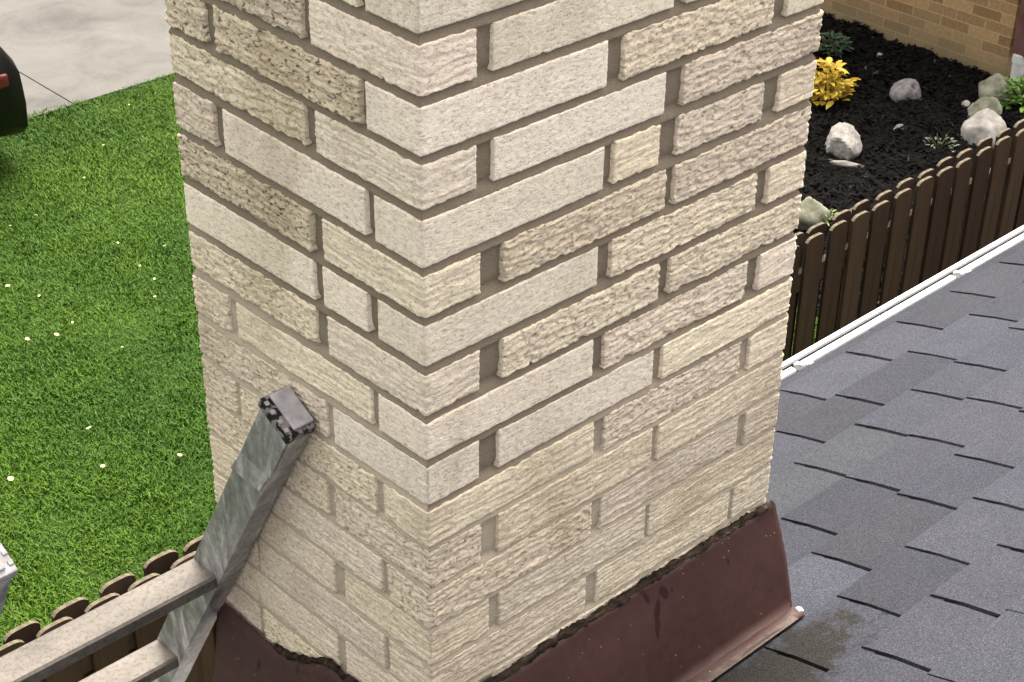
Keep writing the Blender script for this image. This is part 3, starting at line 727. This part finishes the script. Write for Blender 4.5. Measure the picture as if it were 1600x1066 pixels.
# ------------------------------------------------------------------ neighbour's house
n = NT("tan_rustic_brick", .9, .15); bt = n.n.new('ShaderNodeTexBrick')
bt.inputs['Scale'].default_value = 1; bt.inputs['Brick Width'].default_value = .23; bt.inputs['Row Height'].default_value = .075; bt.inputs['Mortar Size'].default_value = .006; bt.inputs['Bias'].default_value = -.2
bt.inputs['Color1'].default_value = (.44, .29, .15, 1); bt.inputs['Color2'].default_value = (.20, .115, .055, 1); bt.inputs['Mortar'].default_value = (.44, .33, .20, 1); bt.inputs['Mortar Smooth'].default_value = .4
cx = n.n.new('ShaderNodeSeparateXYZ'); n.l.new(n.tc.outputs['Object'], cx.inputs[0]); cb = n.n.new('ShaderNodeCombineXYZ')
n.l.new(n.math('ADD', cx.outputs[0], cx.outputs[1]), cb.inputs[0]); n.l.new(cx.outputs[2], cb.inputs[1]); n.l.new(cb.outputs[0], bt.inputs['Vector'])
g = n.noise(3, 5); c = n.mix(.7, bt.outputs[0], n.ramp(n.noise(40, 4), [(.3, (.75, .72, .7, 1)), (.7, (1.2, 1.2, 1.15, 1))]), 'MULTIPLY')
# green-grey tone on the lowest courses, fading out upwards
zz = n.math('ADD', n.math('MULTIPLY', n.math('ADD', cx.outputs[2], 0), 1.0), n.math('MULTIPLY', g, .25))
c = n.mix(n.ramp(zz, [(.14, .75), (.42, 0.0)]), c, srgb(128, 118, 92))
n.color(c); n.bump(bt.outputs[1], -.5, .006); M_TAN = n.m
nh = empty('neighbour_house', (11, 7, GZ)); tag(nh, "neighbour's tan brick house wall rising behind the dark mulch bed", 'house')
HX, HY = 8.55, 4.06
w_ = MB(); w_.box((HX-11, HY-7, -.2), (17-11, 14-7, 3.1)); w_.build('wall', M_TAN, nh, bevel=.003)
w_ = MB(); w_.box((HX-11-.35, HY-7-.35, 3.1), (6.3, 7.3, 3.25)); w_.build('soffit', M_WHITE, nh)
w_ = MB(); w_.prism([(HX-11-.4, 3.25), (6.4, 3.25), (2, 4.8)], HY-7.4, 7.4, lambda p, q, t: (p, t, q)); o = w_.build('roof', M_SHINGLE, nh)
at = o.data.attributes.new('tint', 'FLOAT_COLOR', 'POINT'); at.data.foreach_set('color', [.16, .14, .12, 1]*len(o.data.vertices))
M_MPIPE = plain("maroon_downpipe_paint", srgb(96, 62, 62), srgb(118, 84, 84), 12, .45, .4)
mb = MB(); mb.box((HX-11-.04, HY-7-.155, .21), (HX-11+.09, HY-7-.04, 3.1)); mb.build('downpipe', M_MPIPE, nh, bevel=.012)
mb = MB(); mb.tube([(HX-11-.01, HY-7-.09, -.05), (HX-11-.01, HY-7-.09, .22)], .042, 16); dp = mb.build('drain_pipe', M_WHITE, nh)
mb = MB(); mb.tube([(HX-11-.01, HY-7-.09, .16), (HX-11-.01, HY-7-.09, .215)], .049, 16); mb.build('collar', M_WHITE, dp)

# ------------------------------------------------------------------ garden rocks
M_ROCKW = plain("pale_granite", srgb(138, 132, 126), srgb(190, 185, 180), 16, .9, bump=.6, bd=.01)
M_ROCKG = plain("grey_pitted_stone", srgb(96, 91, 92), srgb(152, 146, 147), 26, .9, bump=.8, bd=.01)
M_ROCKM = plain("mossy_stone", srgb(98, 100, 80), srgb(156, 155, 140), 14, .9, bump=.6, bd=.01)
def rock(x, y, r3, seed, mat, label, hole=False, rot=0, sharp=.3, zo=.35):
    bm = bmesh.new(); bmesh.ops.create_icosphere(bm, subdivisions=4, radius=1)
    rr = random.Random(seed); planes = [(Vector((rr.uniform(-1, 1), rr.uniform(-1, 1), rr.uniform(-.6, 1))).normalized(), rr.uniform(.62, .88)) for _ in range(11)]
    for v in bm.verts:
        p = v.co.normalized(); m_ = 1.0
        for nn, dd_ in planes:
            c_ = p.dot(nn)
            if c_ > .05: m_ = min(m_, dd_/c_)
        m_ = m_*(1-sharp*.2)+sharp*.2; m_ *= 1+.05*float(vnoise(p.x*4, p.y*4, p.z*4, seed))+.03*float(vnoise(p.x*11, p.y*11, p.z*11, seed))
        v.co = p*m_
        if hole:
            h_ = Vector((-.15, -.62, .77)).normalized(); dd2 = (p-h_).length
            if dd2 < .34: v.co *= 1-.62*(1-(dd2/.34)**2)
        v.co = Vector((v.co.x*r3[0], v.co.y*r3[1], v.co.z*r3[2]))
    me = bpy.data.meshes.new('rock'); bm.to_mesh(me); bm.free(); me.materials.append(mat)
    for p in me.polygons: p.use_smooth = seed % 2 == 0
    o = bpy.data.objects.new('rock', me); COL.objects.link(o); o.location = (x, y, GZ+r3[2]*zo); o.rotation_euler = (0, 0, rot)
    return tag(o, label, 'rock')
rock(6.86, 4.12, (.15, .12, .13), 3, M_ROCKW, 'pale angular rock lying below the yellow plant in dark mulch', rot=.5, sharp=.1)
rock(7.80, 4.32, (.14, .11, .11), 4, M_ROCKG, 'rounded grey stone with a dark hole, alone in the middle of the mulch bed', hole=True, rot=.2)
rock(7.62, 3.62, (.17, .14, .15), 12, M_ROCKW, 'large pale cream boulder directly behind the rounded fence tops', rot=.9)
rock(7.90, 3.80, (.14, .11, .12), 6, M_ROCKM, 'mossy grey rock between the cream boulder and the white drain pipe, nearer the boulder', rot=.2)
rock(8.20, 3.90, (.15, .11, .14), 8, M_ROCKM, 'mossy stone beside the foot of the white drain pipe', rot=1.5)
rock(8.24, 4.86, (.032, .028, .026), 10, M_ROCKW, 'small white pebble on the mulch between the wall and the stone with a hole')
rock(5.93, 3.66, (.13, .11, .12), 14, M_ROCKM, 'pale mossy stone half hidden by the chimney edge above the fence')
rock(6.68, 3.95, (.11, .018, .02), 5, M_ROCKW, 'thin pale splinter of stone lying against the pale angular rock', rot=-1.0, zo=1)
rock(7.35, 4.05, (.05, .04, .03), 16, M_ROCKG, 'small dull stone on the mulch between the yellow plant and the cream boulder')
rock(8.0, 4.0, (.03, .03, .025), 18, M_ROCKW, 'tiny white stone on the mulch just left of the mossy rocks')

# ------------------------------------------------------------------ plants
def leafmat(name, c1, c2):
    n = NT(name, .55, .3); n.color(n.ramp(n.attr('tint').outputs['Fac'], [(0, c1), (1, c2)])); return n.m
def plant(x, y, nl, ln, wd, rad, hgt, mat, name, label, cat, seed, upright=.6):
    rr = np.random.default_rng(seed); V, Q, C_ = [], [], []
    root = empty(name, (x, y, GZ)); 
    for i in range(nl):
        a = rr.uniform(0, 6.28); rd = rad*math.sqrt(rr.random()); bx_, by_ = math.cos(a)*rd*.6, math.sin(a)*rd*.6; bz = rr.uniform(.25, 1)*hgt*(1-.5*rd/rad)
        a2 = a+rr.uniform(-.9, .9); el = rr.uniform(.0, 1.2)*upright; L_ = ln*rr.uniform(.6, 1.2); w = wd*rr.uniform(.7, 1.2)
        dx, dy, dz_ = math.cos(a2)*math.cos(el), math.sin(a2)*math.cos(el), math.sin(el); px, py = -math.sin(a2), math.cos(a2); n0 = len(V); cc = rr.random()
        for (t, ww) in ((0, .15), (.35, 1), (.7, .8), (1, .05)):
            dr = -.35*L_*t*t
            for sg in (-1, 0, 1):
                V.append((bx_+dx*L_*t+px*w*ww*sg, by_+dy*L_*t+py*w*ww*sg, bz+dz_*L_*t+dr+(abs(sg)*.15*w))); C_.append((cc, cc, cc, 1))
        for k in range(3):
            for j in range(2): q = n0+k*3+j; Q.append((q, q+1, q+4, q+3))
    o = np_mesh('foliage', V, Q, mat, root, attrs={'tint': C_})
    mb = MB()
    for i in range(7):
        a = i*.9; mb.tube([(0, 0, -.02), (math.cos(a)*rad*.25, math.sin(a)*rad*.25, hgt*.45), (math.cos(a)*rad*.5, math.sin(a)*rad*.5, hgt*.8)], [.006, .004, .002], 5)
    mb.build('stem', plain(name+'_stem', srgb(60, 60, 30), srgb(90, 85, 45), 20), root)
    return tag(root, label, cat)
plant(7.32, 4.62, 210, .085, .021, .22, .33, leafmat('yellow_leaf', srgb(168, 128, 14), srgb(228, 205, 92)), 'yellow_plant', 'bright yellow leafy plant in the mulch beside the chimney edge', 'plant', 1, .9)
plant(8.05, 5.15, 130, .06, .014, .20, .16, leafmat('dark_green_leaf', srgb(24, 44, 24), srgb(84, 110, 84)), 'green_plant', 'low dark green plant near the neighbour wall above the yellow plant', 'plant', 2, .6)
plant(8.25, 3.72, 420, .06, .016, .28, .22, leafmat('bright_green_leaf', srgb(48, 92, 20), srgb(130, 165, 80)), 'green_plant', 'bright green leafy plant at the right end of the fence by the drain pipe', 'plant', 3, .9)
plant(7.30, 3.72, 34, .045, .006, .15, .10, leafmat('weed_leaf', srgb(70, 84, 66), srgb(150, 160, 140)), 'weed', 'small straggly grey green weed left of the cream boulder', 'weed', 4, .9)
plant(5.98, 3.58, 80, .05, .007, .14, .10, leafmat('weed_leaf_b', srgb(60, 76, 40), srgb(130, 140, 90)), 'weed', 'tuft of weed around the stone at the chimney edge', 'weed', 5, .9)

# ------------------------------------------------------------------ car parked on the driveway (its rear corner is in view)
car = empty('parked_car', (1.01, 8.05, GZ+.014)); tag(car, 'dark parked car with a red tail light, its rear corner at the left edge', 'car')
M_PAINT = NT("black_car_paint", .38, .3); M_PAINT.color((.004, .004, .005, 1)); M_PAINT = M_PAINT.m
M_GLASS = NT("car_glass", .08, .6); M_GLASS.color((.09, .12, .13, 1)); M_GLASS = M_GLASS.m
M_RED = plain("tail_light_red", (.09, .012, .014, 1), (.14, .02, .02, 1), 30, .2, .6); M_CHROME = plain("car_chrome", (.22, .22, .22, 1), (.32, .32, .32, 1), 20, .2, .5, .7)
M_TYRE = plain("tyre_rubber", (.012, .012, .012, 1), (.025, .025, .025, 1), 40, .9)
LX = 2.03  # half length
st = [(-1.0, .30, .62, .72), (-.96, .22, .70, .80), (-.80, .18, .80, .86), (-.45, .17, .92, .88), (-.2, .17, .96, .89), (.35, .17, .98, .89), (.75, .19, .98, .88), (.93, .15, .90, .88), (.985, .15, .72, .86), (1.0, .20, .58, .81)]
V, Q = [], []; K = 20
for (fx, zl, zh, hw) in st:
    for k in range(K):
        t = 2*math.pi*k/K; cx_, sz_ = math.cos(t), math.sin(t); e = .42
        V.append((fx*LX, hw*math.copysign(abs(cx_)**e, cx_), (zl+zh)/2+(zh-zl)/2*math.copysign(abs(sz_)**e, sz_)))
for i in range(len(st)-1):
    for k in range(K): l = (k+1) % K; Q.append((i*K+k, i*K+l, (i+1)*K+l, (i+1)*K+k))
body = MB(); body.V = V; body.F = Q+[tuple(range(K)), tuple(reversed(range((len(st)-1)*K, len(st)*K)))]; body.build('body', M_PAINT, car, smooth=True)
cab = [(-.52, .93, .93, .80), (-.22, .93, 1.38, .70), (.05, .93, 1.46, .68), (.55, .93, 1.42, .68), (.80, .93, 1.12, .74), (.90, .93, .96, .76)]
V, Q = [], []
for (fx, zl, zh, hw) in cab:
    for (yy, zz) in ((-1, 0), (-1.0, .05), (-.86, .9), (-.7, 1), (.7, 1), (.86, .9), (1.0, .05), (1, 0)):
        V.append((fx*LX, yy*hw*(1.12 if zz < .1 else 1), zl+(zh-zl)*zz-.02))
for i in range(len(cab)-1):
    for k in range(7): Q.append((i*8+k, i*8+k+1, (i+1)*8+k+1, (i+1)*8+k))
c2 = MB(); c2.V = V; c2.F = Q; c2.build('window_glass', M_GLASS, car, smooth=True)
V2 = MB(); V2.prism([(-.12, 1.44), (.5, 1.44), (.55, 1.47), (-.02, 1.49)], -.58, .58, lambda p, q, t: (p*LX, t, q)); V2.build('roof_panel', M_PAINT, car, bevel=.01)
for sy in (-1, 1):
    mb = MB(); mb.box((LX-.30, sy*.80-.10, .56), (LX-.125, sy*.80+.047, .64)); mb.build('tail_light', M_RED, car, bevel=.02)
    mb = MB(); mb.box((LX-.12, sy*.74-.05, .415), (LX+.004, sy*.74+.09, .445)); mb.build('reflector', M_CHROME, car, bevel=.008)
    for wx in (-1.25, 1.22):
        wv = empty('wheel', (wx, sy*.80, .31)); wv.parent = car
        mb = MB(); mb.tube([(0, -.10, 0), (0, .10, 0)], .31, 28); mb.build('tyre', M_TYRE, wv, bevel=.02)
        mb = MB(); mb.tube([(0, -.106, 0), (0, .106, 0)], .20, 18); mb.build('rim', M_CHROME, wv)
mb = MB(); mb.prism([(-.78, 0), (.78, 0), (.70, .07), (.5, .095), (-.5, .095), (-.70, .07)], .26, .38, lambda p, q, t: (LX-.085+q, p, t)); mb.build('bumper', M_TYRE, car, bevel=.02)
mb = MB(); mb.box((LX+.02, -.26, .56), (LX+.035, .26, .67)); mb.build('number_plate', M_WHITE, car, bevel=.003)
